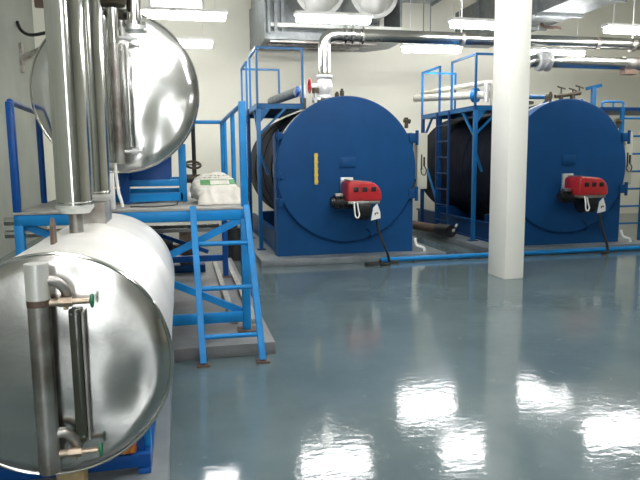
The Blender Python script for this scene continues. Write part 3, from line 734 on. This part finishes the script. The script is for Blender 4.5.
for z in (1.03, .40):
    e = MB(); e.tube(smooth_path([(X+.02,yc,z+.055),(X+.065,yc+.005,z+.05),(X+.095,yc+.02,z+.015),(X+.10,yc+.05,z-.03),(X+.10,y0-.0,z-.055)],6),.020,14)
    e.build('elbow_pipe', M['steel_dull'], r)
for z in (.995, .365):
    v = MB(); v.cyl((X+.03,yc,z),(X+.075,yc,z),.016,14).cyl((X+.075,yc,z),(X+.125,yc,z),.021,6).cyl((X+.125,yc,z),(X+.19,yc,z),.012,12).cyl((X+.10,yc,z-.03),(X+.10,yc,z+.02),.010,10)
    vo = v.build('gauge_valve', M['brass'], r)
    h = MB(); h.ring((X+.200,yc,z),(1,0,0),.024,.006,20,8).bar((X+.2,yc,z-.022),(X+.2,yc,z+.022),.008,.008).bar((X+.2,yc-.022,z),(X+.2,yc+.022,z),.008,.008); h.build('handwheel', M['green'], vo)
g = MB().box(-.463,-.418,2.60,2.635,.405,.955,.004).build('level_gauge', M['gauge'], r)
MB().box(-.412,-.404,2.59,2.64,.405,.945).build('gauge_edge', M['steel_dull'], g)
for z in (.42,.94):
    for x in (-.452,-.43): MB().cyl((x,2.60,z),(x,2.594,z),.005,10).build('gauge_bolt', M['steel'], g)
lg = MB().prism([(3.07,1.13),(3.16,1.13),(3.15,1.25),(3.115,1.285),(3.08,1.25)], -.605, -.59, 'X').build('lifting_lug', M['rust'], r)
MB().cyl((-.562,3.55,1.14),(-.562,3.55,1.27),.036,20).build('pipe_stub', M['steel_dull'], r)
MB().box(-.645,-.465,4.05,4.4,1.14,1.29,.004).build('manhole_box', M['steel_dull'], r)
# cradle
for y in (2.95, 4.3):
    MB().box(-1.05,-.19,y-.04,y+.04,.10,.165,.004).build('cradle_beam', M['blue_dark'], r)
    poly = [(cx-.33,.16),(cx+.33,.16)]
    for i in range(17):
        a = -PI/2+.72-1.44*i/16; poly.append((cx+.486*math.cos(a), cz+.486*math.sin(a)))
    MB().prism(poly, y+.0, y+.03).build('saddle_plate', M['blue_dark'], r)
    for x in (-.22,-1.02): MB().box(x-.03,x+.03,y+.04,y+.10,.07,.42,.004).build('cradle_leg', M['blue'], r)
for x in (-.22,-1.02): MB().box(x-.03,x+.03,2.9,4.4,.07,.10,.003).build('cradle_rail', M['blue_dark'], r)

def vent(name, x, y, z0, rr, label, top, with_cone):
    r = thing(name, (x,y,z0), label, 'pipe', 'polished vent pipes above the low tank')
    MB().cyl((x,y,z0+.04),(x,y,top),rr,40).build('pipe', M['steel'], r)
    MB().lathe([(rr*.45,0),(rr*.8,0),(rr*1.06,.03),(rr*1.06,.045),(0,.045)],(x,y,z0),(0,0,1),40).build('end_collar', M['galv_light'], r)
    MB().ring((x,y,z0+.06),(0,0,1),rr,.004,40,6).build('seam', M['steel'], r)
    return r
vent('vent_pipe', -.562, 3.55, 1.272, .092, 'tall polished vent pipe standing on the front of the low tank', ZC-.01, True)
vent('vent_pipe', -.535, 4.22, 1.293, .088, 'tall polished vent pipe just behind another, over the box on the low tank', ZC-.01, True)
tag(MB().cyl((-.60,4.75,1.22),(-.60,4.75,ZC-.01),.05,24).build('vent_pipe', M['steel_dull']), 'thin dull vent pipe behind the two polished pipes', 'pipe')

pk = MB().box(-.42,-.255,2.914,2.945,.168,.235,.01)
tag(pk.build('packet', M['packet']), 'red and yellow printed packet on the blue cradle beam under the low tank', 'packet')
rg = MB().box(-.60,-.47,2.82,2.885,.075,.19,.018)
for v in rg.bm.verts: v.co += Vector((noise.noise(v.co*30), noise.noise(v.co*30+Vector((5,0,0))), 0))*.012
tag(rg.build('rag', M['tan']), 'tan cloth rag hanging in front of the blue beam under the low tank', 'cloth')

# ------------------------------------------------------------------ floor pipe, cables
r = thing('floor_pipe', (5.2, 8.72, 0), 'long blue pipe on the floor in front of both boilers', 'pipe')
MB().cyl((2.86,8.70,.045),(9.6,8.72,.045),.036,16).build('pipe', M['blue'], r)
for x in (3.4, 5.0, 6.6, 8.0): MB().box(x-.02,x+.02,8.66,8.76,0,.015).build('clip', M['rust'], r)
def cable(pts, name, label, rad=.016, g='burner cables'):
    return tag(MB().tube(smooth_path(pts, 7), rad, 10).build(name, M['rubber']), label, 'cable', g)
cable([(2.77,8.66,.80),(2.78,8.62,.60),(2.82,8.60,.42),(2.90,8.58,.22),(2.95,8.62,.11),(2.98,8.645,.03),(3.05,8.645,.02),(3.12,8.64,.02)], 'burner_cable', 'black cable hanging from the burner of the boiler with the yellow strip', .02)
cable([(2.70,8.56,.018),(2.60,8.60,.02),(2.62,8.52,.02),(2.75,8.50,.03),(2.82,8.58,.05),(2.80,8.48,.02),(2.86,8.46,.02),(2.93,8.50,.02)], 'cable_coil', 'tangle of dark cable on the floor at the end of the blue pipe', .02)
cable([(6.47,8.66,.80),(6.48,8.62,.60),(6.52,8.60,.40),(6.58,8.58,.22),(6.62,8.58,.09),(6.60,8.56,.02),(6.5,8.54,.018)], 'burner_cable', 'black cable hanging from the burner behind the pillar', .02)
r = thing('insulated_pipe', (4.6, 10.6, 0), 'dark wrapped pipe with shiny cut end on the floor between the boilers', 'pipe')
MB().cyl((4.25,12.8,.215),(4.69,10.8,.215),.085,20).build('pipe', M['rust'], r)
MB().tube([(4.69,10.8,.215),(4.76,10.4,.217)],[.11,.113],20).build('wrapped_end', M['black'], r)
MB().bar((4.78,10.37,.22),(4.94,10.55,.32),.035,.035).build('shiny_strip', M['valve'], r)

# ------------------------------------------------------------------ left wall fittings
r = thing('wall_bracket', (XL, 12.6, 3.2), 'grey T-shaped bracket on the left wall beside the upper tank', 'bracket')
MB().box(XL,XL+.05,13.05,13.25,3.25,3.78).build('wall_plate', M['steel_dull'], r)
MB().bar((XL+.05,13.15,3.50),(XL+.60,12.9,3.72),.08,.11).build('arm', M['steel_dull'], r)
r = thing('wall_cable', (XL, 12.5, 3.9), 'black cable curving out from the left wall above the grey bracket', 'cable')
MB().tube(smooth_path([(XL+.02,13.0,4.15),(XL+.10,12.9,3.98),(XL+.28,12.8,3.88),(XL+.6,12.7,3.92)],6),.03,8).build('sheath', M['rubber'], r)
r = thing('junction_pipe', (XL+.45, 12.4, 4.6), 'brown and blue conduit hanging at the top left corner', 'pipe')
MB().box(XL+.42,XL+.60,12.6,12.7,4.35,5.6).build('conduit', M['rust'], r)
MB().cyl((XL+.66,12.6,4.05),(XL+.66,12.6,4.5),.04,12).build('blue_sleeve', M['blue_dark'], r)
MB().cyl((XL+.66,12.6,4.5),(XL+.66,12.6,5.6),.05,12).build('pale_pipe', M['insul'], r)

# ------------------------------------------------------------------ world, camera, view
wd = bpy.data.worlds.new('overcast_sky'); S.world = wd; wd.use_nodes = True
bg = wd.node_tree.nodes['Background']; bg.inputs['Color'].default_value = (.93,.97,1,1); bg.inputs['Strength'].default_value = 3.0

F = 620.
cd = bpy.data.cameras.new('camera'); cam = bpy.data.objects.new('camera', cd); COL.objects.link(cam)
cd.sensor_fit = 'HORIZONTAL'; cd.sensor_width = 36; cd.lens = 36*F/640; cd.clip_end = 200; cd.clip_start = .05
Yc = Vector((180-320, 160-240, F)).normalized()
a = .010; Dc = Vector((a, 1, -(a*Yc.x+Yc.y)/Yc.z)).normalized(); Xc = Dc.cross(Yc)
# rows: camera axes (right, up, back) written in world coordinates
right = Vector((Xc.x, Yc.x, -Dc.x)); down = Vector((Xc.y, Yc.y, -Dc.y)); fwd = Vector((Xc.z, Yc.z, -Dc.z))
mw = Matrix((right, -down, -fwd)).transposed().to_4x4(); mw.translation = Vector((0, 0, 1.55))
cam.matrix_world = mw
S.camera = cam
S.view_settings.view_transform = 'Standard'; S.view_settings.look = 'None'
S.view_settings.exposure = 1.4; S.view_settings.gamma = 1.0; S.view_settings.use_curve_mapping = False
